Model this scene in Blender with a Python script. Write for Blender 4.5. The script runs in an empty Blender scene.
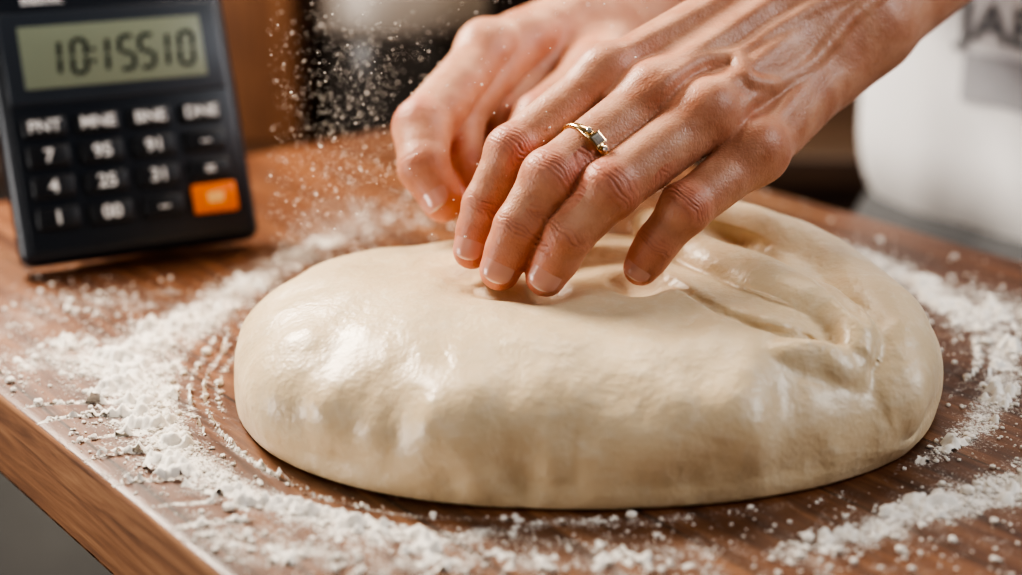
import bpy, bmesh, math, random
import numpy as np
from mathutils import Vector, Matrix, noise
random.seed(4); rng=np.random.default_rng(7)
CAM=np.array([0,-.658,.2694]); SP,CP=math.sin(math.radians(20)),math.cos(math.radians(20))
def P(u,v,d):
    a=(u-511)/1500; b=(287.5-v)/1500
    return np.array([a*d, CAM[1]+d*(CP+b*SP), CAM[2]+d*(-SP+b*CP)])
def T(u,v,z=0.0):
    b=(287.5-v)/1500
    d=(CAM[2]-z)/(SP-b*CP)
    return P(u,v,d)
col=bpy.context.scene.collection
def link(o,parent=None):
    col.objects.link(o)
    if parent: o.parent=parent
    return o
def empty(name,mat=None):
    o=bpy.data.objects.new(name,None); col.objects.link(o)
    o.empty_display_size=.02
    if mat is not None: o.matrix_world=mat
    return o
def mesh_from(V,Fq,name,smooth=True):
    me=bpy.data.meshes.new(name)
    V=np.asarray(V,dtype=np.float32); Fq=np.asarray(Fq,dtype=np.int32); k=Fq.shape[1]
    me.vertices.add(len(V)); me.vertices.foreach_set('co',V.ravel())
    me.loops.add(Fq.size); me.loops.foreach_set('vertex_index',Fq.ravel())
    me.polygons.add(len(Fq)); me.polygons.foreach_set('loop_start',np.arange(0,Fq.size,k,dtype=np.int32))
    me.update(calc_edges=True); me.validate()
    me.polygons.foreach_set('use_smooth',np.full(len(me.polygons),smooth))
    me.update()
    return me
def add_attr(me,name,vals):
    a=me.attributes.new(name,'FLOAT','POINT'); a.data.foreach_set('value',np.asarray(vals,dtype=np.float32))
# ---------------- materials
class NT:
    def __init__(s,name):
        s.m=bpy.data.materials.new(name); s.m.use_nodes=True; s.t=s.m.node_tree; s.b=s.t.nodes['Principled BSDF']
    def n(s,typ,**kw):
        x=s.t.nodes.new(typ)
        for k,v in kw.items(): setattr(x,k,v)
        return x
    def l(s,a,b): s.t.links.new(a,b)
    def coord(s,which='Object',scale=(1,1,1)):
        tc=s.n('ShaderNodeTexCoord'); mp=s.n('ShaderNodeMapping'); mp.inputs['Scale'].default_value=scale
        s.l(tc.outputs[which],mp.inputs[0]); return mp.outputs[0]
    def noise(s,vec,scale,detail=3,rough=.55,dist=0):
        x=s.n('ShaderNodeTexNoise'); x.inputs['Scale'].default_value=scale; x.inputs['Detail'].default_value=detail
        x.inputs['Roughness'].default_value=rough; x.inputs['Distortion'].default_value=dist
        s.l(vec,x.inputs['Vector']); return x.outputs['Fac']
    def ramp(s,fac,stops):
        r=s.n('ShaderNodeValToRGB'); s.l(fac,r.inputs[0]); e=r.color_ramp.elements
        while len(e)<len(stops): e.new(.5)
        for el,(p,c) in zip(e,stops):
            el.position=p; el.color=(*c,1) if len(c)==3 else c
        return r.outputs[0]
    def math(s,op,a,b=None,clamp=False):
        x=s.n('ShaderNodeMath',operation=op); x.use_clamp=clamp
        for i,v in enumerate([a,b]):
            if v is None: continue
            if isinstance(v,(int,float)): x.inputs[i].default_value=v
            else: s.l(v,x.inputs[i])
        return x.outputs[0]
    def mix(s,fac,a,b):
        x=s.n('ShaderNodeMix',data_type='RGBA')
        for i,v in ((0,fac),(6,a),(7,b)):
            if isinstance(v,(int,float)): x.inputs[i].default_value=v
            elif isinstance(v,tuple): x.inputs[i].default_value=(*v,1)
            else: s.l(v,x.inputs[i])
        return x.outputs[2]
    def attr(s,name):
        x=s.n('ShaderNodeAttribute'); x.attribute_name=name; return x.outputs['Fac']
    def bump(s,h,strength,dist,prev=None):
        x=s.n('ShaderNodeBump'); x.inputs['Strength'].default_value=strength; x.inputs['Distance'].default_value=dist
        s.l(h,x.inputs['Height'])
        if prev is not None: s.l(prev,x.inputs['Normal'])
        return x.outputs[0]
    def set(s,**kw):
        for k,v in kw.items():
            k=k.replace('_',' ')
            i=s.b.inputs[k]
            if isinstance(v,(int,float)): i.default_value=v
            elif isinstance(v,tuple): i.default_value=(*v,1) if len(v)==3 and i.type=='RGBA' else v
            else: s.l(v,i)
        return s.m
def simple(name,c,rough=.5,metal=0,var=.15,sc=40,bump=0):
    t=NT(name); v=t.coord(); f=t.noise(v,sc,4)
    c2=tuple(x*(1-var) for x in c); t.set(Base_Color=t.mix(f,c2,tuple(min(1,x*(1+var)) for x in c)),Roughness=rough,Metallic=metal)
    if bump: t.l(t.bump(f,bump,.002),t.b.inputs['Normal'])
    return t.m
# skin
def skin_mat():
    t=NT('skin'); v=t.coord()
    red=t.attr('red'); n1=t.noise(v,60,5,.65); n2=t.noise(v,240,3)
    base=t.mix(t.ramp(n1,[(.36,(0,0,0)),(.66,(1,1,1))]),(.48,.215,.125),(.66,.365,.238))
    c=t.mix(t.math('MULTIPLY',red,.70,True),base,(.58,.165,.108))
    c=t.mix(t.math('MULTIPLY',n2,.22),c,(.38,.125,.07))
    c=t.mix(t.attr('crease'),c,(.30,.09,.055))
    vo=t.n('ShaderNodeTexVoronoi',feature='DISTANCE_TO_EDGE'); vo.inputs['Scale'].default_value=560
    t.l(t.coord('Object',(1,1.0,.7)),vo.inputs['Vector'])
    h=t.math('ADD',t.math('MINIMUM',vo.outputs['Distance'],.25),t.math('MULTIPLY',t.noise(v,260,4,.7),.7))
    nb=t.bump(h,.32,.0008)
    nb=t.bump(t.noise(v,85,4,.6),.28,.0025,nb)
    t.l(nb,t.b.inputs['Normal'])
    t.set(Base_Color=c,Roughness=t.math('ADD',t.math('MULTIPLY',n2,.3),.32),Subsurface_Weight=.12,Subsurface_Scale=.004)
    t.b.inputs['Subsurface Radius'].default_value=(1,.3,.15)
    return t.m
SKIN=skin_mat()
def nail_mat():
    t=NT('nail'); v=t.coord(); tt=t.attr('tip')
    c=t.mix(t.ramp(tt,[(.90,(0,0,0)),(.97,(1,1,1))]),(.64,.32,.245),(.78,.60,.50))
    t.set(Base_Color=c,Roughness=.2,Subsurface_Weight=.1,Subsurface_Scale=.003); return t.m
NAIL=nail_mat()
def dough_mat():
    t=NT('dough'); v=t.coord(); n=t.noise(v,14,5,.6); n2=t.noise(v,160,5,.7)
    c=t.mix(n,(.66,.495,.305),(.77,.62,.415)); c=t.mix(t.ramp(n2,[(.5,(0,0,0)),(.8,(.5,.5,.5))]),c,(.86,.77,.62))
    t.set(Base_Color=c,Roughness=t.math('ADD',t.math('MULTIPLY',t.noise(v,45,4),.5),.14),Subsurface_Weight=.08,Subsurface_Scale=.004,Coat_Weight=.15,Coat_Roughness=.25)
    t.b.inputs['Subsurface Radius'].default_value=(1,.6,.35)
    nb=t.bump(n2,.4,.0009); nb=t.bump(t.noise(v,40,4,.6),.6,.003,nb); t.l(nb,t.b.inputs['Normal'])
    return t.m
DOUGH=dough_mat()
def wood_mat(name,dark,mid,light,dust=False,rough=.3,axis=(1,14,14),sc=9):
    t=NT(name); v=t.coord('Object',axis)
    g=t.noise(v,sc,6,.62,.6); g2=t.noise(t.coord('Object',tuple(a*4 if a>1 else a*2 for a in axis)),sc*3,4,.6)
    c=t.ramp(g,[(.34,dark),(.5,mid),(.66,light)])
    c=t.mix(t.math('MULTIPLY',g2,.5),c,dark)
    ro=t.math('ADD',t.math('MULTIPLY',g2,.25),rough)
    if dust:
        tc=t.n('ShaderNodeTexCoord'); sx=t.n('ShaderNodeSeparateXYZ'); t.l(tc.outputs['Object'],sx.inputs[0])
        yy=t.math('MULTIPLY',sx.outputs[1],15)
        cell=t.math('FLOOR',yy); wn=t.n('ShaderNodeTexWhiteNoise',noise_dimensions='1D'); t.l(cell,wn.inputs['W'])
        c=t.mix(t.math('MULTIPLY',wn.outputs['Value'],.60),c,dark)
        seam=t.math('LESS_THAN',t.math('FRACT',yy),.022); c=t.mix(t.math('MULTIPLY',seam,.8),c,(.02,.008,.004))
        F=t.attr('flour'); v1=t.coord()
        N1=t.noise(v1,800,2,.7); N2=t.noise(v1,95,5,.7)
        a=t.math('ADD',t.math('MULTIPLY',F,1.12),t.math('MULTIPLY',t.math('SUBTRACT',N2,.5),2.3))
        a=t.math('ADD',a,t.math('MULTIPLY',t.math('SUBTRACT',N1,.5),2.4))
        mask=t.math('MULTIPLY',t.math('SUBTRACT',a,.48,True),1.9,True)
        haze=t.math('MULTIPLY',F,.08,True)
        mask=t.math('MAXIMUM',mask,haze)
        c=t.mix(mask,c,(.84,.80,.74)); ro=t.math('ADD',ro,t.math('MULTIPLY',mask,.6),True)
        hgt=t.math('SUBTRACT',t.math('ADD',mask,t.math('MULTIPLY',g2,.25)),t.math('MULTIPLY',seam,.5))
        nb=t.bump(hgt,.5,.0008); t.l(nb,t.b.inputs['Normal'])
    else: t.l(t.bump(g2,.15,.001),t.b.inputs['Normal'])
    t.set(Base_Color=c,Roughness=ro); return t.m
# ---------------- SDF toolkit
def smin(a,b,k):
    h=np.clip(.5+.5*(b-a)/k,0,1); return b*(1-h)+a*h-k*h*(1-h)
def smax(a,b,k): return -smin(-a,-b,k)
class Grid:
    def __init__(s,lo,hi,h):
        s.lo=np.array(lo,float); s.h=h; s.n=np.ceil((np.array(hi)-s.lo)/h).astype(int)+1
        s.ax=[(s.lo[i]+h*np.arange(s.n[i])).astype(np.float32) for i in range(3)]
        s.F=np.ones(s.n,np.float32)
    def reg(s,pts,pad):
        lo=np.min(pts,0)-pad; hi=np.max(pts,0)+pad
        a=np.clip(np.floor((lo-s.lo)/s.h).astype(int),0,s.n); b=np.clip(np.ceil((hi-s.lo)/s.h).astype(int)+1,0,s.n)
        sl=tuple(slice(a[i],b[i]) for i in range(3))
        return sl,s.ax[0][sl[0]][:,None,None],s.ax[1][sl[1]][None,:,None],s.ax[2][sl[2]][None,None,:]
    def at(s,p):
        i=np.round((np.asarray(p)-s.lo)/s.h).astype(int)
        if (i<0).any() or (i>=s.n).any(): return 1.
        return float(s.F[tuple(i)])
def cone(X,Y,Z,a,b,ra,rb):
    a=np.asarray(a,np.float32); b=np.asarray(b,np.float32); ba=b-a; L=max(float(ba@ba),1e-10)
    t=np.clip(((X-a[0])*ba[0]+(Y-a[1])*ba[1]+(Z-a[2])*ba[2])/L,0,1)
    return np.sqrt((X-a[0]-t*ba[0])**2+(Y-a[1]-t*ba[1])**2+(Z-a[2]-t*ba[2])**2)-(ra+t*(rb-ra))
def add(g,a,b,ra,rb,k):
    sl,X,Y,Z=g.reg([a,b],max(ra,rb)+k+3*g.h)
    if 0 in [x.stop-x.start for x in sl]: return
    d=cone(X,Y,Z,a,b,ra,rb); g.F[sl]=smin(g.F[sl],d,k)
def sub(g,a,b,ra,rb,k):
    sl,X,Y,Z=g.reg([a,b],max(ra,rb)+k+3*g.h)
    d=cone(X,Y,Z,a,b,ra,rb); g.F[sl]=smax(g.F[sl],-d,k)
def nets(g):
    F=g.F; S=F<0; offs=[(i,j,k) for i in(0,1) for j in(0,1) for k in(0,1)]
    n=np.array(F.shape)
    def sh(A,o): return A[o[0]:n[0]-1+o[0],o[1]:n[1]-1+o[1],o[2]:n[2]-1+o[2]]
    an=sh(S,offs[0]).copy(); al=an.copy()
    for o in offs[1:]: an|=sh(S,o); al&=sh(S,o)
    act=an&~al; idx=np.full(act.shape,-1,np.int32); ii=np.argwhere(act); idx[act]=np.arange(len(ii))
    vals=np.stack([F[ii[:,0]+o[0],ii[:,1]+o[1],ii[:,2]+o[2]] for o in offs],1)
    acc=np.zeros((len(ii),3)); cnt=np.zeros(len(ii)); O=np.array(offs)
    for p in range(8):
        for q in range(p+1,8):
            if np.abs(O[p]-O[q]).sum()!=1: continue
            v0,v1=vals[:,p],vals[:,q]; m=(v0<0)!=(v1<0)
            t=np.where(m,v0/np.where(m,v0-v1,1),0)
            acc+=m[:,None]*(O[p]+t[:,None]*(O[q]-O[p])); cnt+=m
    V=(ii+acc/cnt[:,None])*g.h+g.lo
    quads=[]
    for ax in range(3):
        s0=[slice(None)]*3; s1=[slice(None)]*3; s0[ax]=slice(0,-1); s1[ax]=slice(1,None)
        A=S[tuple(s0)]; B=S[tuple(s1)]; e=np.argwhere(A!=B)
        o1,o2=[(1,2),(2,0),(0,1)][ax]
        e=e[(e[:,o1]>0)&(e[:,o2]>0)&(e[:,o1]<n[o1]-1)&(e[:,o2]<n[o2]-1)]
        ins=A[e[:,0],e[:,1],e[:,2]]
        def c(d1,d2):
            q=e.copy(); q[:,o1]+=d1; q[:,o2]+=d2; return idx[q[:,0],q[:,1],q[:,2]]
        Q=np.stack([c(-1,-1),c(0,-1),c(0,0),c(-1,0)],1); Q[~ins]=Q[~ins][:,::-1]; quads.append(Q)
    Q=np.concatenate(quads); Q=Q[(Q>=0).all(1)]
    return V,Q
def subdiv(me,lv=1):
    o=bpy.data.objects.new('tmp',me); col.objects.link(o); m=o.modifiers.new('s','SUBSURF'); m.levels=lv; m.render_levels=lv
    dg=bpy.context.evaluated_depsgraph_get(); dg.update(); me2=bpy.data.meshes.new_from_object(o.evaluated_get(dg)); bpy.data.objects.remove(o)
    return me2
def getco(me):
    V=np.empty(len(me.vertices)*3,np.float32); me.vertices.foreach_get('co',V); return V.reshape(-1,3)
def getno(me):
    V=np.empty(len(me.vertices)*3,np.float32); me.vertex_normals.foreach_get('vector',V); return V.reshape(-1,3)
def unit(v): v=np.asarray(v,float); return v/np.linalg.norm(v)
def spline(pts,rs,n=8):
    pts=[np.asarray(p,float) for p in pts]; P_=[2*pts[0]-pts[1]]+pts+[2*pts[-1]-pts[-2]]; out=[];ro=[]
    for i in range(1,len(P_)-2):
        for k in range(n):
            t=k/n; a,b,c,d=P_[i-1:i+3]
            out.append(.5*((2*b)+(-a+c)*t+(2*a-5*b+4*c-d)*t*t+(-a+3*b-3*c+d)*t**3)); ro.append(rs[i-1]*(1-t)+rs[i]*t)
    out.append(pts[-1]); ro.append(rs[-1]); return out,ro

# ---------------- hands
def dorsal(a,b,hint):
    ax=unit(b-a); h=np.asarray(hint,float); h=h-ax*(h@ax); return unit(h)
def make_nail(name,dip,tip,r,dn,parent,W=.86,s0=.50,over=.50):
    ax=tip-dip; L=np.linalg.norm(ax); ax=ax/L; sd=np.cross(ax,dn)
    nu,nv=18,15; V=[];tt=[]
    for i in range(nu):
        t=i/(nu-1); s=L*s0+t*(L*(1-s0)+r*over)
        rr=r if s<L else math.sqrt(max(r*r-(s-L)**2*.75,0))
        rr=rr*(1.0)+.00040-.0003*(1-t)
        w=W*(max(1-abs(2*t-1)**3.2,0.0))**(1/2.6)*.98+.02
        for j in range(nv):
            ph=w*(2*j/(nv-1)-1); c=dip+ax*s+(dn*math.cos(ph)+sd*math.sin(ph))*rr
            V.append(c); tt.append(t)
    Fc=[(i*nv+j,(i+1)*nv+j,(i+1)*nv+j+1,i*nv+j+1) for i in range(nu-1) for j in range(nv-1)]
    me=mesh_from(V,Fc,name); add_attr(me,'tip',tt); me.materials.append(NAIL)
    o=link(bpy.data.objects.new(name,me),parent); m=o.modifiers.new('s','SOLIDIFY'); m.thickness=.0006; m.offset=0
    m=o.modifiers.new('ss','SUBSURF'); m.levels=1; m.render_levels=1
    return o
def build_hand(name,palm,ridges,veins,fingers,parent,lo,hi,h=.001,hint=(0,-1,.6)):
    g=Grid(lo,hi,h)
    for (a,b,ra,rb,k) in palm: add(g,a,b,ra,rb,k)
    for (a,b,ra,rb,k) in ridges: add(g,a,b,ra,rb,k)
    for path,r,k in veins:   # veins lie on the skin surface: find the surface under each survey point
        q=[]
        for (u,v) in path:
            for d in np.arange(.58,.80,.0008):
                p=P(u,v,d)
                if g.at(p)<0: q.append(P(u,v,d+.0013)); break
        if len(q)>1:
            qs,_=spline(q,[r]*len(q),5)
            for a,b in zip(qs[:-1],qs[1:]): add(g,a,b,r,r,k)
    base=g.F.copy()
    for f in fingers:
        pts=f['p']; rs=f['r']
        sl,X,Y,Z=g.reg(pts,.028); F=None
        for i in range(len(pts)-1):
            d=cone(X,Y,Z,pts[i],pts[i+1],rs[i],rs[i+1]); F=d if F is None else smin(F,d,.003)
        for q,rq,kq in f.get('x',[]): F=smin(F,cone(X,Y,Z,q,q,rq,rq),kq)
        g.F[sl]=np.minimum(g.F[sl],smin(base[sl],F,f.get('k',.008)))
    V,Q=nets(g); me=mesh_from(V,Q,name+'_skin'); me=subdiv(me,1); me.name=name+'_skin'
    V=getco(me).astype(np.float64); N=getno(me).astype(np.float64)
    disp=np.zeros(len(V)); red=np.zeros(len(V)); cr=np.zeros(len(V))
    rr_=np.random.default_rng(3)
    nz=np.array([noise.noise(Vector(v*160)) for v in V[::1]])
    for f in fingers:
        p=f['p']; hn=f.get('hint',hint)
        for j,(wd,A) in ((1,(.0036,.00032)),(2,(.0060,.00044))):
            if j>=len(p)-1: continue
            c=p[j]; ax=unit(p[j-1]-p[j+1]); dn=dorsal(p[j+1],p[j-1],hn); sd=np.cross(ax,dn)
            R=V-c; s=R@ax; lat=R@sd; near=np.linalg.norm(R,axis=1)<.021
            m=near*np.exp(-(s/wd)**2)*np.clip((N@dn)*1.6-.3,0,1)
            sp=s+.0022*nz+ np.sign(s)*(lat**2)*9
            for si in (-.0058,-.0036,-.0021,-.0002,.0016,.0033,.0056):
                si=si+rr_.uniform(-.0003,.0003); am=rr_.uniform(.5,1.1)
                gg=am*m*np.exp(-((sp-si)/.00045)**2); disp-=A*gg; cr=np.maximum(cr,gg*.42)
            red+=near*np.exp(-(s/(wd*1.5))**2)*np.clip(N@dn+.2,0,1)*(.75 if j==2 else .35)
        c=p[0]; red+=np.exp(-(np.linalg.norm(V-c,axis=1)/.015)**2)*.85
        c=p[-1]; red+=np.exp(-(np.linalg.norm(V-c,axis=1)/.017)**2)*.45
    V=V+N*disp[:,None]
    me.vertices.foreach_set('co',V.astype(np.float32).ravel()); me.update()
    add_attr(me,'red',np.clip(red,0,1)); add_attr(me,'crease',np.clip(cr,0,1)); me.materials.append(SKIN)
    me.polygons.foreach_set('use_smooth',np.full(len(me.polygons),True))
    o=link(bpy.data.objects.new(name,me),parent)
    for i,f in enumerate(fingers):
        if 'nail' in f:
            p=f['p']; dn=dorsal(p[1],p[0],f['nail'])
            make_nail('nail_%s_%d'%(name,i+1),p[1],p[0],f['r'][0],dn,o)
    return o
baker=empty('baker')
F1=[P(472,250,.642),P(485,206,.640),P(513,153,.640),P(608,77,.657)]
F2=[P(500,270,.625),P(518,228,.621),P(551,179,.621),P(656,96,.646)]
F3=[P(546,276,.622),P(568,236,.616),P(609,190,.616),P(708,115,.638)]
F4=[P(641,268,.628),P(657,243,.623),P(685,209,.621),P(757,153,.640)]
TH=[P(532,238,.662),P(560,195,.672),P(612,120,.690),P(690,45,.70)]
C=[P(780,-16,.688),P(797,0,.682),P(815,30,.68),P(835,62,.685)]
Wa,Wb=P(838,-2,.692),P(866,30,.692)
Fa,Fb=P(960,-130,.75),P(1000,-88,.75)
Ea,Eb=P(1120,-275,.83),P(1140,-235,.83)
palm=[]
for m,c,r1,r2 in ((F1[3],C[0],.0122,.0148),(F2[3],C[1],.0126,.0148),(F3[3],C[2],.0126,.015),(F4[3],C[3],.0118,.015)):
    palm.append((m,c,r1,r2,.009))
palm+=[(C[0],Wa,.015,.021,.012),(C[3],Wb,.0155,.0195,.012),(C[1],C[2],.016,.016,.012),
 (Wa,Fa,.021,.027,.012),(Wb,Fb,.0195,.026,.012),(Fa,Ea,.027,.034,.012),(Fb,Eb,.026,.034,.012),
 (P(710,50,.705),P(790,5,.71),.014,.017,.012),(P(765,135,.665),P(835,55,.70),.013,.016,.012)]
up=np.array([-.15,-.75,.64])
rid=[]
for Fm,c in ((F1[3],C[0]),(F2[3],C[1]),(F3[3],C[2]),(F4[3],C[3])):
    rid.append((Fm+up*.0110,c+up*.0122,.0040,.0034,.0045))
    rid.append((Fm+up*.0040,Fm+up*.0050,.0122,.0122,.004))
veins=[([(640,112),(662,85),(700,62),(738,55),(775,30),(815,8),(860,-10)],.0013,.0045),([(728,138),(742,105),(775,85),(812,62),(846,22),(885,-10)],.0013,.0045),
 ([(738,55),(748,80),(775,85)],.0011,.0045)]
fingers=[dict(p=F1,r=[.0083,.0096,.0116,.0125],nail=(-.25,-1,.55)),
 dict(p=F2,r=[.0087,.0101,.0124,.0130],nail=(-.1,-1,.5)),
 dict(p=F3,r=[.0087,.0100,.0123,.0130],nail=(0,-1,.5)),
 dict(p=F4,r=[.0075,.0086,.0105,.0118],nail=(-.2,-1,.5)),
 dict(p=TH,r=[.0095,.0105,.012,.015],k=.012)]
for f in fingers[:4]:
    p=f['p']; r=f['r']
    f['x']=[(p[2]+unit(up)*.0016,r[2]*.98,.003),((p[0]+p[1])/2-up*.001,r[1]*.95,.003)]
left=build_hand('left_hand',palm,rid,veins,fingers,baker,(-.04,-.10,.04),(.34,.30,.34),.00105)
# right hand (behind)
G1=[P(443,202,.686),P(424,168,.691),P(422,128,.705),P(490,52,.758)]
G2=[P(474,190,.712),P(461,152,.720),P(462,112,.732),P(528,44,.775)]
G3=[P(508,190,.735),P(500,155,.742),P(504,118,.750),P(566,50,.79)]
G4=[P(530,190,.752),P(524,160,.757),P(530,125,.765),P(600,66,.80)]
GT=[P(500,205,.692),P(510,165,.705),P(538,118,.725),P(596,75,.765)]
D0=P(580,22,.81); D1=P(616,44,.825)
rp=[(G1[3],D0,.0150,.018,.008),(G2[3],D0,.0145,.018,.008),(G3[3],D1,.014,.018,.008),(G4[3],D1,.013,.018,.010),
 (GT[3],D1,.016,.02,.012),(D0,P(640,20,.84),.018,.023,.012),(D1,P(655,40,.845),.018,.022,.012),
 (P(640,20,.84),P(750,-55,.90),.022,.029,.012),(P(655,40,.845),P(765,-35,.90),.022,.028,.012),
 (P(750,-55,.90),P(830,-108,.95),.028,.033,.012),(P(765,-35,.90),P(845,-88,.95),.028,.033,.012)]
up2=np.array([-.5,-.6,.6])
rr=[(G1[3]+up2*.006,G1[3]+up2*.006,.0132,.0132,.004),(G2[3]+up2*.006,G2[3]+up2*.006,.0128,.0128,.004),(G1[3]+up2*.014,D0+up2*.018,.004,.004,.0035),(G2[3]+up2*.014,D0+up2*.018+np.array([.008,0,0]),.004,.004,.0035)]
rf=[dict(p=G1,r=[.0095,.0118,.0138,.0145],nail=(-.45,-1,.25),hint=(-.8,-.6,.3)),
 dict(p=G2,r=[.0088,.0104,.0122,.0135],hint=(-.8,-.6,.3)),dict(p=G3,r=[.0085,.0095,.0115,.013],hint=(-.8,-.6,.3)),
 dict(p=G4,r=[.0075,.0085,.0098,.012],hint=(-.8,-.6,.3)),dict(p=GT,r=[.0095,.0108,.012,.015],k=.012)]
right=build_hand('right_hand',rp,rr,[],rf,baker,(-.07,-.04,.04),(.29,.40,.32),.0011)
# ---------------- ring
GOLD=simple('gold',(.86,.62,.34),.22,1,.1); 
def gem_mat():
    t=NT('gem'); t.set(Base_Color=t.mix(t.noise(t.coord(),300),(.75,.75,.72),(.98,.98,.96)),Roughness=.04,Metallic=.7); return t.m
GEM=gem_mat()
rc=F2[2]+(F2[3]-F2[2])*.32; rax=unit(F2[3]-F2[2]); dn=dorsal(F2[3],F2[2],(-.05,-1,.35)); sd=np.cross(rax,dn)
rad=.0124+.32*(.0130-.0124)+.0007
M=Matrix(((sd[0],dn[0],rax[0],rc[0]),(sd[1],dn[1],rax[1],rc[1]),(sd[2],dn[2],rax[2],rc[2]),(0,0,0,1)))
ring=empty('gold_ring',M); 
V=[];Fc=[];nu,nv=64,10
for i in range(nu):
    a=2*math.pi*i/nu; w=.0010+.0009*max(0,math.sin(a))**3
    for j in range(nv):
        b=2*math.pi*j/nv; r=rad+.0009*math.cos(b)
        V.append((r*math.cos(a),r*math.sin(a),w*1.3*math.sin(b)))
for i in range(nu):
    for j in range(nv): Fc.append((i*nv+j,((i+1)%nu)*nv+j,((i+1)%nu)*nv+(j+1)%nv,i*nv+(j+1)%nv))
me=mesh_from(V,Fc,'band'); me.materials.append(GOLD); link(bpy.data.objects.new('band',me),ring)
def rbox(name,c,s,mat,parent,bev=.002,seg=3,rot=None):
    bm=bmesh.new(); bmesh.ops.create_cube(bm,size=1)
    for v in bm.verts: v.co=Vector((v.co.x*s[0],v.co.y*s[1],v.co.z*s[2]))
    if bev>0: bmesh.ops.bevel(bm,geom=bm.edges[:],offset=bev,segments=seg,affect='EDGES',profile=.5)
    for v in bm.verts: v.co+=Vector(c)
    me=bpy.data.meshes.new(name); bm.to_mesh(me); bm.free(); me.materials.append(mat)
    me.polygons.foreach_set('use_smooth',np.full(len(me.polygons),True)); 
    o=link(bpy.data.objects.new(name,me),parent)
    try: me.set_sharp_from_angle(angle=math.radians(50))
    except Exception: pass
    return o
# square centre setting, two small side stones
for i,(a,sz,n) in enumerate(((0,.0046,4),(-.34,.0019,12),(.34,.0019,12))):
    V=[]
    for k in range(n):
        t=2*math.pi*(k+.5)/n
        for rr_,hh in ((sz*.60,.0001),(sz*.80,.0012),(sz*.84,.0020),(sz*.66,.0021)):
            lx,lz=rr_*math.cos(t),rr_*math.sin(t)
            V.append((math.cos(a)*lx+math.sin(a)*(rad+hh),-math.sin(a)*lx+math.cos(a)*(rad+hh),lz))
    Fc=[(k*4+j,((k+1)%n)*4+j,((k+1)%n)*4+j+1,k*4+j+1) for k in range(n) for j in range(3)]
    me=mesh_from(V,Fc,'bezel',False); me.materials.append(GOLD); link(bpy.data.objects.new('bezel_%d'%(i+1),me),ring)
    V=[]; n2=n
    for k in range(n2):
        t=2*math.pi*(k+.5)/n2
        for rr_,hh in ((sz*.66,.0018),(sz*.62,.0024),(sz*.36,.0029),(sz*.001,.0029)):
            lx,lz=rr_*math.cos(t),rr_*math.sin(t)
            V.append((math.cos(a)*lx+math.sin(a)*(rad+hh),-math.sin(a)*lx+math.cos(a)*(rad+hh),lz))
    Fc=[(k*4+j,((k+1)%n2)*4+j,((k+1)%n2)*4+j+1,k*4+j+1) for k in range(n2) for j in range(3)]
    me=mesh_from(V,Fc,'gem',False); me.materials.append(GEM); link(bpy.data.objects.new('gem_%d'%(i+1),me),ring)
# ---------------- dough
g=Grid((-.135,-.18,-.004),(.20,.08,.095),.0013)
X,Y,Z=g.ax[0][:,None,None],g.ax[1][None,:,None],g.ax[2][None,None,:]
cx,cy,a_,b_=.0310,-.0555,.1540,.1085
def ell_s(x,y):
    th=np.arctan2((y-cy)/b_,(x-cx)/a_); w=1+.010*np.sin(3*th+1)+.006*np.sin(5*th)
    return ((np.abs((x-cx)/a_)**2.08+np.abs((y-cy)/b_)**2.08)**(1/2.08))/w
s=ell_s(X,Y); ln=np.sqrt((X-cx)**2+(Y-cy)**2); dr=ln-ln/np.maximum(s,1e-3)
zt=.0545+.002*np.exp(-(((X-.105)/.06)**2+((Y+.005)/.06)**2))+.0015*np.sin(X*60+1)*np.cos(Y*50)
zc=.013; Rh=.080
Rv=np.where(Z>zc,zt-zc,.030); RH=np.where(Z>zc,Rh,.035)
g.F=((np.sqrt((np.maximum(dr+RH,0)/RH)**2.4+(np.abs(Z-zc)/Rv)**2.4)**(2/2.4)-1)*.04).astype(np.float32)
BASE=Grid.__new__(Grid); BASE.lo,BASE.h,BASE.n,BASE.F=g.lo,g.h,g.n,g.F.copy()
def rope(uv,rs,rise,k,fn=add,G=None):
    # rolled strands of dough lying on the base surface; rise = height above it
    G=G or BASE; pts=[]
    for (u,v),r in zip(uv,rs):
        best=None; bf=9
        for d in np.arange(.55,.80,.0008):
            p=P(u,v,d); f=G.at(p)
            if f<bf: bf=f; best=p
            if f<0: best=p; break
        p=best.copy(); p[2]=p[2]+rise-r if fn is add else p[2]+r*.30
        pts.append(p)
    pts,rs=spline(pts,rs,7)
    for i in range(len(pts)-1): fn(g,pts[i],pts[i+1],rs[i],rs[i+1],k)
rope([(690,206),(750,222),(815,250),(864,288),(890,332),(896,376)],[.015,.019,.021,.020,.017,.011],.0035,.008)
rope([(652,226),(704,257),(762,284),(815,305),(850,332),(858,362)],[.010,.0130,.0145,.0140,.0110,.006],.0090,.0022)
rope([(655,270),(700,300),(748,320),(792,333),(824,348)],[.0012,.0026,.0034,.0032,.0012],0,.0025,sub)
rope([(700,226),(760,248),(822,280),(866,320)],[.0010,.0024,.0026,.0010],0,.004,sub,g)
rope([(786,350),(818,354),(850,368)],[.004,.0055,.004],.0012,.007)
for Fg in (F1,F2,F3,F4): 
    q=Fg[0]+np.array([0,.0,-.002]); sub(g,q,q+(Fg[1]-Fg[0])*.3,.0108,.0108,.009)
sub(g,G1[0],G1[0],.010,.010,.008); sub(g,TH[0],TH[0],.011,.011,.008)
g.F=np.maximum(g.F,-(Z-.0004)*np.ones_like(g.F))
V,Q=nets(g); me=mesh_from(V,Q,'dough'); V=getco(me); N=getno(me)
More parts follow.
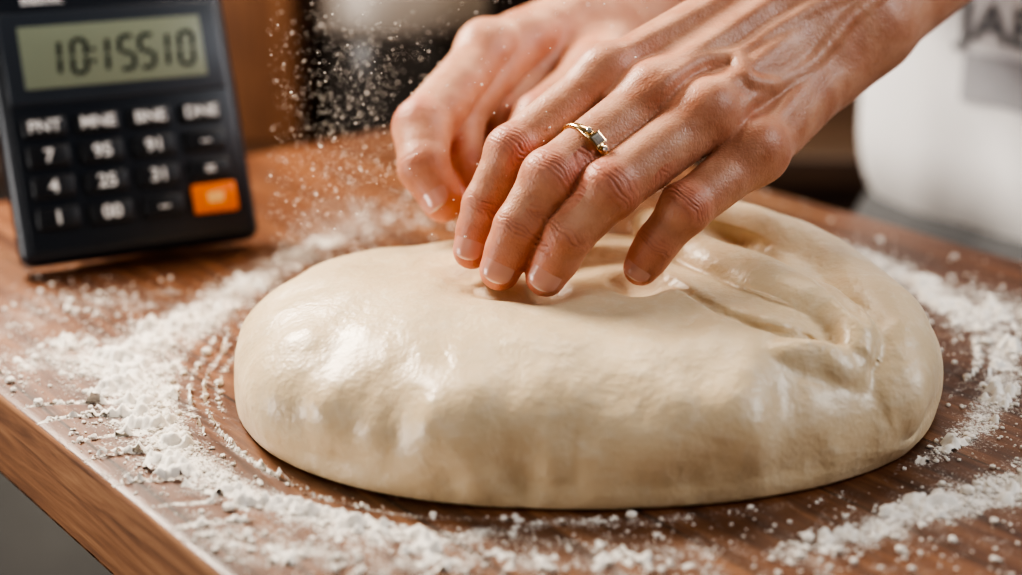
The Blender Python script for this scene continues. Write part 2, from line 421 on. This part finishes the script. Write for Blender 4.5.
d=np.array([ .0020*noise.noise(Vector(v*22))+.0013*noise.noise(Vector(v*50)) +.0075*max(0,-n[1]+.1)*noise.noise(Vector((v[0]*36,v[1]*20,v[2]*16+3)))+.0030*max(0,-n[1])*noise.noise(Vector((v[0]*80,v[1]*40,v[2]*40+9))) for v,n in zip(V,N)])
d*=np.clip(V[:,2]/.01,0,1); V=V+N*d[:,None]; me.vertices.foreach_set('co',V.astype(np.float32).ravel()); me.update()
me=subdiv(me,1); me.name='dough'; me.materials.append(DOUGH); me.polygons.foreach_set('use_smooth',np.full(len(me.polygons),True))
dough=link(bpy.data.objects.new('bread_dough',me))
# ---------------- flour density
def seg_d(x,y,a,b):
    bx,by=b[0]-a[0],b[1]-a[1]; L=bx*bx+by*by+1e-12
    t=np.clip(((x-a[0])*bx+(y-a[1])*by)/L,0,1); return np.hypot(x-a[0]-t*bx,y-a[1]-t*by),t
lines=[
 [(0,370,.02,.3),(60,352,.018,.5),(135,370,.018,.8),(160,415,.018,.95),(195,455,.015,1.),(250,485,.012,1.),(310,510,.010,.9),(380,530,.010,.75),(450,535,.009,.5),(540,522,.004,.45),(650,518,.004,.5),(760,504,.004,.45),(830,490,.004,.35)],
 [(135,350,.016,.7),(175,330,.015,.7),(215,305,.014,.65),(250,280,.014,.55),(285,262,.016,.5),(340,235,.020,.38),(380,215,.03,.25)],
 [(830,470,.004,.65),(915,460,.0045,.75),(975,430,.006,.75),(1002,380,.009,.6),(992,335,.012,.6),(950,300,.014,.7),(895,272,.014,.75),(845,256,.016,.7)],
 [(790,556,.005,.45),(860,535,.006,.6),(920,512,.008,.75),(1010,488,.010,.8),(1060,470,.01,.8)],
 [(0,330,.02,.3),(60,300,.02,.33),(120,300,.02,.33)],
 [(940,290,.016,.45),(1000,300,.016,.5),(1040,330,.02,.5)],
 [(200,530,.012,.4),(330,555,.015,.35),(500,560,.012,.28),(700,560,.010,.25)],
]
LW=[[(T(u,v)[0],T(u,v)[1],w,s_) for u,v,w,s_ in L] for L in lines]
streak=[([(2,412),(50,404),(130,402)],.9),([(14,434),(60,418),(150,414)],.9),([(40,462),(85,440),(150,432)],.8),([(50,480),(95,458),(150,450)],.7),([(75,505),(120,484),(180,478)],.8),([(100,535),(150,508),(215,502)],.8),([(125,560),(180,528),(250,520)],.7),
 ([(228,345),(207,378),(206,405),(220,432),(252,462),(295,486)],.9),([(238,350),(220,380),(220,405),(234,430)],.8),([(214,340),(194,375),(192,405),(206,436)],.6),
 ([(890,430),(940,405),(975,370),(975,335)],.5),([(300,492),(400,515),(520,520)],.5)]
SW=[]
for L,a in streak:
    q,_=spline([np.append(T(u,v)[:2],0) for u,v in L],[1]*len(L),6); SW.append((q,a))
def density(x,y):
    D=np.zeros(np.broadcast(x,y).shape)
    for L in LW:
        for p,q in zip(L[:-1],L[1:]):
            d,t=seg_d(x,y,p,q); w=p[2]+t*(q[2]-p[2]); s_=p[3]+t*(q[3]-p[3])
            D=np.maximum(D,s_*np.exp(-(d/w)**2*.7))
    s=ell_s(x,y); D=D+.16*np.exp(-((s-1.35)/.4)**2)
    left=np.clip((cx-.03-x)/.03,0,1)
    D=D*(1-.75*left*np.exp(-((s-1.08)/.07)**2))
    for q,am in SW:
        dm=np.full(D.shape,1.)
        for a,b in zip(q[:-1],q[1:]):
            d,t=seg_d(x,y,a,b); dm=np.minimum(dm,d)
        D=D+am*np.exp(-(dm/.0012)**2)-.35*np.exp(-((dm-.0036)/.0016)**2)
    return D*np.clip((s-1.0)/.05,0,1)
# ---------------- table
EX=np.array([.636,-.772]); EX/=np.linalg.norm(EX); EN=np.array([-EX[1],EX[0]]); ang=math.atan2(EX[1],EX[0])
e0,e1,n0,n1=-.385,.60,-.207,.295
TABW=wood_mat('board_wood',(.055,.019,.009),(.175,.068,.029),(.31,.140,.062),True,.24)
SIDEW=wood_mat('board_edge_wood',(.13,.052,.022),(.33,.150,.066),(.50,.26,.125),False,.5)
table=empty('wooden_table')
st=.0030; ne=int((e1-e0)/st); nn=int((n1-n0)/st)
ii=np.arange(-4,ne+5); jj=np.arange(-4,nn+5)
def prof(k,n,lo,hi):
    base=lo+np.clip(k,0,n)/n*(hi-lo); o_=np.maximum(-k,k-n).clip(0); off=np.choose(o_,[0,.0010,.0017,.0020,.0020])
    return base+np.where(k<0,-off,off), o_
xe,le=prof(ii,ne,e0,e1); yn,lnn=prof(jj,nn,n0,n1)
lev=np.maximum(le[:,None],lnn[None,:]); zz=np.choose(lev,[0,-.0004,-.0011,-.0022,-.042])
VX=np.broadcast_to(xe[:,None],lev.shape); VY=np.broadcast_to(yn[None,:],lev.shape)
V=np.stack([VX,VY,zz],-1).reshape(-1,3); W=len(jj)
I,J=np.meshgrid(np.arange(len(ii)-1),np.arange(W-1),indexing='ij'); Q=np.stack([I*W+J,(I+1)*W+J,(I+1)*W+J+1,I*W+J+1],-1).reshape(-1,4)
me=mesh_from(V,Q,'table_slab'); wx=V[:,0]*EX[0]+V[:,1]*EN[0]; wy=V[:,0]*EX[1]+V[:,1]*EN[1]
add_attr(me,'flour',np.clip(density(wx,wy),-.5,1.2)*np.clip(1+V[:,2]/.005,0,1)); me.materials.append(TABW); me.materials.append(SIDEW)
lv=lev.reshape(-1); pm_=(lv[Q].max(1)>=2).astype(np.int32); me.polygons.foreach_set('material_index',pm_)
me.update()
slab=link(bpy.data.objects.new('slab',me),table)
rbox('slab_base',((e0+e1)/2,(n0+n1)/2,-.0415),(e1-e0+.004,n1-n0+.004,.001),SIDEW,table,0)
table.rotation_euler=(0,0,ang)
DW=wood_mat('dark_wood',(.020,.010,.005),(.045,.020,.010),(.075,.034,.016),False,.4)
for i,(x,y) in enumerate(((e0+.06,n0+.18),(e1-.06,n0+.18),(e0+.06,n1-.08),(e1-.06,n1-.08))):
    rbox('leg_%d'%(i+1),(x,y,-.47),(.055,.055,.86),DW,table,.004)
rbox('rail_1',((e0+e1)/2,n0+.18,-.075),(e1-e0-.16,.022,.07),DW,table,.002)
rbox('rail_2',((e0+e1)/2,n1-.08,-.075),(e1-e0-.16,.022,.07),DW,table,.002)
# ---------------- flour relief + grains
FL=simple('flour',(.86,.82,.76),.95,0,.05,200)
gx=np.arange(-.30,.34,.0012); gy=np.arange(-.235,.20,.0012)
GX,GY=np.meshgrid(gx,gy,indexing='ij'); D=density(GX,GY)
nb=GX*EN[0]+GY*EN[1]; eb=GX*EX[0]+GY*EX[1]; inside=(nb>n0+.001)&(nb<n1-.001)&(eb>e0+.002)
H=np.full(GX.shape,-1.)
for i,j in np.argwhere((D>.36)&inside):
    x,y=GX[i,j],GY[i,j]
    H[i,j]=min(D[i,j],1.1)*1.0+1.2*noise.noise((x*48,y*48,1))+1.1*noise.noise((x*120,y*120,5))+.9*noise.noise((x*330,y*330,9))-.98
Hh=np.clip(H,-.05,1)*.0050
keep=Hh>-.0001
quad=keep[:-1,:-1]|keep[1:,:-1]|keep[:-1,1:]|keep[1:,1:]
quad&=(H[:-1,:-1]>-1)&(H[1:,1:]>-1)&(H[1:,:-1]>-1)&(H[:-1,1:]>-1)
Wd=GX.shape[1]; q=np.argwhere(quad); Q=np.stack([q[:,0]*Wd+q[:,1],(q[:,0]+1)*Wd+q[:,1],(q[:,0]+1)*Wd+q[:,1]+1,q[:,0]*Wd+q[:,1]+1],1)
used=np.unique(Q); mp=np.full(GX.size,-1); mp[used]=np.arange(len(used)); Vf=np.stack([GX.ravel(),GY.ravel(),Hh.ravel()],1)[used]
flour=empty('scattered_flour')
me=mesh_from(Vf,mp[Q],'flour_piles'); me.materials.append(FL); link(bpy.data.objects.new('flour_piles',me),flour)
def grains(name,C3,R,mat,parent):
    bm=bmesh.new(); bmesh.ops.create_icosphere(bm,subdivisions=1,radius=1); B=np.array([v.co[:] for v in bm.verts]); BF=np.array([[v.index for v in f.verts] for f in bm.faces]); bm.free()
    n=len(C3); jit=1+.35*(rng.random((n,len(B),1))-.5)
    V=(C3[:,None,:]+B[None]*jit*R[:,None,None]*np.array([1,1,.75])).reshape(-1,3); Fc=(BF[None]+len(B)*np.arange(n)[:,None,None]).reshape(-1,3)
    me=mesh_from(V,Fc,name,False); me.materials.append(mat); return link(bpy.data.objects.new(name,me),parent)
N_=340000; xs=rng.uniform(-.30,.34,N_); ys=rng.uniform(-.25,.28,N_); D=density(xs,ys)
nb=xs*EN[0]+ys*EN[1]; eb=xs*EX[0]+ys*EX[1]
cl=np.array([noise.noise((x*60,y*60,3)) for x,y in zip(xs,ys)])
ok=(rng.random(N_)<np.clip(D,0,1)**1.3*.32*(1+1.8*cl)+.005)&(nb>n0+.002)&(nb<n1-.002)&(eb>e0+.004)&(ell_s(xs,ys)>1.02)
ok&=~((xs<-.13)&(ys>.10))
xs,ys=xs[ok],ys[ok]; R=np.clip(rng.lognormal(math.log(.00045),.60,len(xs)),.0002,.0028)
grains('flour_grains',np.stack([xs,ys,R*.5],1),R,FL,flour)
# airborne flour
C3=[];
for i in range(2300):
    t=rng.random(); u=352+rng.normal()*(30+42*t)-(8)*t; v=10+235*rng.random()**.8
    if u<268: continue
    C3.append(P(u,v,rng.uniform(.68,.80)))
for i in range(450): C3.append(P(rng.uniform(270,650),rng.uniform(0,250),rng.uniform(.62,.78)))
C3=np.array(C3); C3=C3[(C3[:,2]>.004)&(C3[:,1]<.12)]; ok=~((C3[:,2]<.07)&(ell_s(C3[:,0],C3[:,1])<1.03)); C3=C3[ok]
grains('airborne_flour',C3,np.clip(rng.lognormal(math.log(.00027),.45,len(C3)),.00015,.0009),FL,flour)
# ---------------- calculator
th=math.radians(24); Xw=np.array([.91,.415,0.]); Xw/=np.linalg.norm(Xw); hn=np.array([Xw[1],-Xw[0],0])
Zn=math.cos(th)*hn+math.sin(th)*np.array([0,0,1]); Yw=math.cos(th)*np.array([0,0,1])-math.sin(th)*hn
O=T(22,268,.0085)
Mc=Matrix([[Xw[i],Yw[i],Zn[i],O[i]] for i in range(3)]+[[0,0,0,1]])@Matrix.Diagonal((1.04,1.0,1.0,1))
calc=empty('pocket_calculator',Mc)
CB=simple('calc_body',(.010,.015,.025),.36,0,.2,300,.05); CF=simple('calc_bezel',(.028,.037,.052),.35); CK=simple('calc_key',(.007,.009,.014),.4)
LCD=simple('lcd',(.22,.26,.195),.3,0,.05,20); INK=simple('lcd_ink',(.008,.011,.010),.4); WT=simple('key_print',(.85,.87,.9),.5); OR=simple('orange_key',(.92,.21,.012),.4)
rbox('body',(.0625,.085,-.009),(.125,.17,.018),CB,calc,.007,5)
rbox('face_plate',(.0625,.085,.0003),(.113,.158,.0012),CB,calc,.0005)
rbox('screen_bezel',(.0625,.1105,.0012),(.112,.050,.0022),CF,calc,.001)
rbox('lcd_panel',(.0625,.1105,.0022),(.094,.034,.0012),LCD,calc,.0004)
def text(s_,x,y,size,mat,parent,z=.0012,name='label',mtx=None,ex=.00012):
    cu=bpy.data.curves.new(name,'FONT'); cu.body=s_; cu.size=size; cu.align_x='CENTER'; cu.align_y='CENTER'; cu.extrude=ex; cu.offset=size*.022
    o=bpy.data.objects.new(name,cu); col.objects.link(o); dg=bpy.context.evaluated_depsgraph_get(); dg.update()
    me=bpy.data.meshes.new_from_object(o.evaluated_get(dg)); bpy.data.objects.remove(o); me.materials.append(mat)
    o=link(bpy.data.objects.new(name,me),parent)
    if mtx is not None: o.matrix_world=mtx
    else: o.location=(x,y,z)
    return o
SEG={'0':'abcdef','1':'bc','5':'afgcd',':':''}
def seven(ch,x,y,w,h,i):
    t=.0023; b=[]
    S={'a':(0,h/2,w-t*.6,t),'d':(0,-h/2,w-t*.6,t),'g':(0,0,w-t*1.2,t),'f':(-w/2,h/4,t,h/2-t*.6),'b':(w/2,h/4,t,h/2-t*.6),'e':(-w/2,-h/4,t,h/2-t*.6),'c':(w/2,-h/4,t,h/2-t*.6)}
    bm=bmesh.new()
    L=[S[c] for c in SEG[ch]] if ch!=':' else [(0,h*.2,t,t),(0,-h*.2,t,t)]
    for (cx_,cy_,sx,sy) in L:
        r=bmesh.ops.create_cube(bm,size=1)
        for v in r['verts']:
            v.co=Vector((cx_+v.co.x*sx,cy_+v.co.y*sy,v.co.z*.0003)); v.co.x+=v.co.y*.08+x; v.co.y+=y; v.co.z+=.0029
    me=bpy.data.meshes.new('digit'); bm.to_mesh(me); bm.free(); me.materials.append(INK); link(bpy.data.objects.new('digit_%d'%i,me),calc)
xx=.034
for i,ch in enumerate('10:15510'):
    if ch==':': seven(ch,xx-.0035,.1095,.006,.016,i); xx+=.0035
    else:
        seven(ch,xx-(.003 if ch=='1' else 0),.1095,.0070,.0180,i); xx+=.0105
text('Basilik',.030,.1425,.0085,WT,calc,name='brand_text')
rbox('solar_window',(.092,.148,.0012),(.034,.010,.001),INK,calc,.0003)
cols=[.0215,.0485,.0755,.1025]; rows=[.0730,.0570,.0405,.0235]
labs=[['PNT','MNE','BNE','DNE'],['7','95','91','–'],['4','25','31','='],['1','00','–','']]
for r in range(4):
    for c in range(4):
        big=(r==3 and c==3)
        if big:
            rbox('key_orange',(cols[c],rows[r]+.001,.0025),(.0235,.0165,.005),OR,calc,.0015)
            rbox('orange_key_mark',(cols[c],rows[r]+.001,.0050),(.009,.0065,.0004),simple('orange_print',(1,.55,.2),.5),calc,.0001)
            continue
        rbox('key_%d_%d'%(r,c),(cols[c],rows[r],.002),(.0215 if r else .022,.0118 if r else .0105,.004),CK,calc,.0016)
        text(labs[r][c],cols[c],rows[r],.0098 if r else .0088,WT,calc,.0042,'key_label_%d_%d'%(r,c))
rbox('stand_plate',(.0625,.055,-.0195),(.07,.10,.003),CB,calc,.001)
ptop=Vector((.0625,.10,-.02)); wtop=Mc@ptop; wbot=Vector((wtop.x-hn[0]*.045,wtop.y-hn[1]*.045,.003))
Z_=(wtop-wbot).normalized(); X_=Vector(Xw); Y_=Z_.cross(X_)
mid=(wtop+wbot)/2; Lf=(wtop-wbot).length
fo=rbox('stand_foot',(0,0,0),(.06,.003,Lf),CB,None,.001)
Mw=Matrix([[X_[i],Y_[i],Z_[i],mid[i]] for i in range(3)]+[[0,0,0,1]]); fo.parent=calc; fo.matrix_parent_inverse=Matrix.Identity(4); fo.matrix_basis=Mc.inverted()@Mw
# ---------------- baker body
SH=simple('white_cotton',(.84,.85,.88),.9,0,.05,12,.3); GR=simple('grey_apron',(.13,.135,.145),.9,0,.15,60,.2); TR=simple('trousers',(.05,.05,.06),.9); HR=simple('hair',(.05,.025,.012),.6)
bc=np.array([.405,.40]); BX=np.array([.588,-.809]); BN=np.array([.809,.588])
def B(e,n,z): q=bc+BX*e+BN*n; return np.array([q[0],q[1],z])
def body(name,prims,mat,h=.006,wr=.0):
    pts=np.array([p[0] for p in prims]+[p[1] for p in prims]); rm=max(max(p[2],p[3]) for p in prims)+.03
    g=Grid(pts.min(0)-rm,pts.max(0)+rm,h)
    for p in prims: add(g,*p)
    V,Q=nets(g); me=mesh_from(V,Q,name)
    if wr:
        V=getco(me);N=getno(me); d=np.array([noise.noise((v[0]*9,v[1]*9,v[2]*4))+.5*noise.noise((v[0]*22,v[1]*22,v[2]*9)) for v in V])*wr
        me.vertices.foreach_set('co',(V+N*d[:,None]).astype(np.float32).ravel()); me.update()
    me=subdiv(me,1); me.materials.append(mat); me.polygons.foreach_set('use_smooth',np.full(len(me.polygons),True)); me.name=name
    return link(bpy.data.objects.new(name,me),baker)
eL=(Ea+Eb)/2; eR=(P(830,-108,.95)+P(845,-88,.95))/2
wL=(Fa+Fb)/2; wR=(P(750,-55,.90)+P(765,-35,.90))/2
cuffL=wL+(eL-wL)*.35; cuffR=wR+(eR-wR)*.5
elL=eL+unit(eL-wL)*.05; elR=eR+unit(eR-wR)*.04
shL=B(.17,0,.42); shR=B(-.17,0,.42)
shirt=body('shirt',[(B(-.06,0,.0),B(-.07,0,.30),.105,.115,.04),(B(.06,0,.0),B(.07,0,.30),.105,.115,.04),(B(-.07,0,.3),B(-.10,.0,.40),.11,.07,.04),(B(.07,0,.3),B(.10,0,.40),.11,.07,.04),
 (B(-.12,0,.41),B(.12,0,.41),.07,.07,.04),(B(0,0,.42),B(0,0,.50),.06,.05,.03),
 (shL,elL,.068,.05,.03),(elL,cuffL,.05,.043,.02),(shR,elR,.068,.05,.03),(elR,cuffR,.05,.041,.02)],SH,.006,.006)
body('apron_skirt',[(B(-.06,0,-.115),B(-.08,0,-.5),.108,.13,.02),(B(.06,0,-.115),B(.08,0,-.5),.108,.13,.02)],GR,.008,.004)
body('trousers',[(B(-.08,0,-.3),B(-.09,0,-.84),.09,.05,.02),(B(.08,0,-.3),B(.09,0,-.84),.09,.05,.02)],TR,.009)
body('shoes',[(B(-.09,.03,-.865),B(-.10,-.14,-.87),.04,.035,.02),(B(.09,.03,-.865),B(.10,-.14,-.87),.04,.035,.02)],HR,.008)
hd=body('head',[(B(0,0,.46),B(0,-.01,.58),.052,.055,.03),(B(0,0,.68),B(0,-.01,.70),.085,.088,.03),(B(0,-.05,.62),B(0,-.04,.64),.045,.06,.04),(B(0,-.095,.68),B(0,-.112,.655),.008,.013,.01),
 (B(.088,.005,.67),B(.09,.01,.64),.016,.01,.005),(B(-.088,.005,.67),B(-.09,.01,.64),.016,.01,.005),(B(-.025,-.092,.615),B(.025,-.092,.615),.007,.007,.006)],SKIN,.005)
body('hair',[(B(0,.02,.72),B(0,.03,.69),.092,.09,.03),(B(0,.09,.70),B(0,.12,.69),.04,.04,.03),(B(0,-.02,.75),B(0,.0,.76),.06,.07,.03)],HR,.006)
EY=simple('eye',(.05,.03,.02),.1)
body('eyes',[(B(-.033,-.086,.685),B(-.0331,-.086,.685),.011,.011,.002),(B(.033,-.086,.685),B(.0331,-.086,.685),.011,.011,.002)],EY,.004)
LT=simple('print_grey',(.18,.19,.21),.8)
face=unit(np.array([-.35,-1,0])); rx=np.array([-face[1],face[0],0]); 
def onshirt(px,v,s_,size,name):
    q=P(px,v,.98)
    Mx=Matrix([[rx[i],(0,0,1)[i],face[i],q[i]] for i in range(3)]+[[0,0,0,1]])
    o=text(s_,0,0,size,LT,baker,name=name,mtx=Mx,ex=0)
    m=o.modifiers.new('w','SHRINKWRAP'); m.target=shirt; m.wrap_method='PROJECT'; m.use_project_z=True; m.use_negative_direction=True; m.use_positive_direction=True; m.offset=.0025
    return o
onshirt(998,32,'JAB',.036,'shirt_lettering')
pm=bmesh.new(); bmesh.ops.create_grid(pm,x_segments=12,y_segments=12,size=.5)
for v in pm.verts: v.co.x*=.060; v.co.y*=.034
me=bpy.data.meshes.new('shirt_badge'); pm.to_mesh(me); pm.free(); me.materials.append(simple('badge',(.42,.43,.47),.8))
q=P(1005,92,.98); o=link(bpy.data.objects.new('shirt_badge',me),baker); o.matrix_world=Matrix([[rx[i],(0,0,1)[i],face[i],q[i]] for i in range(3)]+[[0,0,0,1]])
m=o.modifiers.new('w','SHRINKWRAP'); m.target=shirt; m.wrap_method='PROJECT'; m.use_project_z=True; m.use_negative_direction=True; m.use_positive_direction=True; m.offset=.0025
# ---------------- room
WALL=simple('wall_paint',(.06,.040,.030),.8,0,.3,3); FLM=simple('floor_stone',(.30,.29,.28),.6,0,.3,8)
rbox('floor',(.2,.6,-.925),(5,5.2,.05),FLM,None,0)
rbox('wall_back',(.2,2.4,.35),(5,.1,2.5),WALL,None,0)
rbox('wall_left',(-2.3,.6,.35),(.1,3.5,2.5),WALL,None,0)
rbox('wall_right',(2.7,.6,.35),(.1,3.5,2.5),WALL,None,0)
CW=wood_mat('cabinet_wood',(.08,.032,.014),(.16,.066,.028),(.24,.11,.048),False,.4,(14,14,1))
SL=simple('slate_paint',(.17,.165,.155),.6,0,.35,10)
cab=empty('kitchen_counter')
rbox('carcass',(.0,1.15,-.53),(2.6,.6,.74),DW,cab,.004)
rbox('worktop',(.0,1.14,-.145),(2.64,.64,.035),DW,cab,.004)
for i in range(5):
    rbox('door_panel_%d'%(i+1),(-1.04+.52*i,.845,-.5),(.48,.02,.6),SL,cab,.006)
sh=empty('wooden_cabinet')
rbox('side_post',(-.262,.90,.13),(.085,.07,.5148),CW,sh,.004)
rbox('back_panel',(-.65,1.28,.35),(.86,.02,.95),DW,sh,.002)
rbox('shelf_board',(-.65,1.1,.40),(.86,.3,.025),CW,sh,.003)
rbox('side_panel',(-1.07,1.1,.36),(.025,.34,.97),CW,sh,.003)
def lathe(name,prof_,mat,parent,n=48,loc=(0,0,0)):
    V=[];Fc=[];m=len(prof_)
    for i in range(n):
        a=2*math.pi*i/n
        for r,z in prof_: V.append((loc[0]+r*math.cos(a),loc[1]+r*math.sin(a),loc[2]+z))
    for i in range(n):
        for j in range(m-1): Fc.append((i*m+j,((i+1)%n)*m+j,((i+1)%n)*m+j+1,i*m+j+1))
    me=mesh_from(V,Fc,name); me.materials.append(mat); return link(bpy.data.objects.new(name,me),parent)
JG=simple('dark_glass',(.045,.041,.039),.22,.3,.3,6); JL=simple('brushed_steel',(.34,.30,.27),.45,.5,.1,20)
jar=empty('storage_jar')
jl=(-.125,.97,-.1265)
lathe('jar_body',[(0.0001,0),(.085,0),(.093,.006),(.095,.02),(.095,.10),(.092,.112),(.084,.116),(.084,.12)],JG,jar,loc=jl)
lathe('jar_lid',[(.0865,.106),(.098,.109),(.100,.120),(.100,.20),(.088,.206),(.03,.209),(.0001,.21)],JL,jar,loc=jl)
pot=empty('storage_jar.001'); pl=(.16,1.10,-.1265)
lathe('jar_body',[(0.0001,0),(.07,0),(.078,.006),(.08,.02),(.08,.15),(.07,.17),(.065,.175)],JG,pot,loc=pl)
lathe('jar_lid',[(.066,.17),(.072,.172),(.072,.21),(.0001,.215)],JL,pot,loc=pl)
# ---------------- lights
def area(name,loc,target,size,power,colr):
    l=bpy.data.lights.new(name,'AREA'); l.size=size; l.energy=power; l.color=colr; l.shape='SQUARE'
    o=bpy.data.objects.new(name,l); col.objects.link(o); o.location=loc
    o.rotation_euler=(Vector(target)-Vector(loc)).to_track_quat('-Z','Y').to_euler(); return o
area('key_softbox',(-.52,.42,.62),(0,-.03,.03),.26,16.5,(1,.90,.77))
area('rim_lamp',(.55,1.1,.8),(.08,0,.03),.35,12,(1,.78,.55))
area('fill_softbox',(-.55,-1.0,.70),(0,0,.03),.7,1.8,(1,.92,.84))
area('shirt_lamp',(1.1,-.2,.9),(.45,.4,.05),.5,11,(.93,.96,1))
area('background_lamp',(.1,.45,.9),(-.2,1.1,-.1),.4,6.5,(1,.84,.68))
area('floor_fill_light',(-1.2,-.3,.1),(-.3,.6,-.6),.4,9,(1,.96,.92))  # added fill to brighten the dark area below the slab; no actual floor lamp
w=bpy.data.worlds.new('w'); bpy.context.scene.world=w; w.use_nodes=True; w.node_tree.nodes['Background'].inputs[0].default_value=(.9,.75,.6,1); w.node_tree.nodes['Background'].inputs[1].default_value=.10
try: bpy.context.scene.view_settings.look='AgX - High Contrast'
except Exception as e: print(e)
cam=bpy.data.cameras.new('camera'); co=bpy.data.objects.new('camera',cam); col.objects.link(co); co.location=CAM; co.rotation_euler=(math.radians(70),0,0)
cam.sensor_width=36; cam.lens=1500*36/1022; cam.clip_start=.01; cam.dof.use_dof=True; cam.dof.focus_distance=.620; cam.dof.aperture_fstop=3.4
bpy.context.scene.camera=co
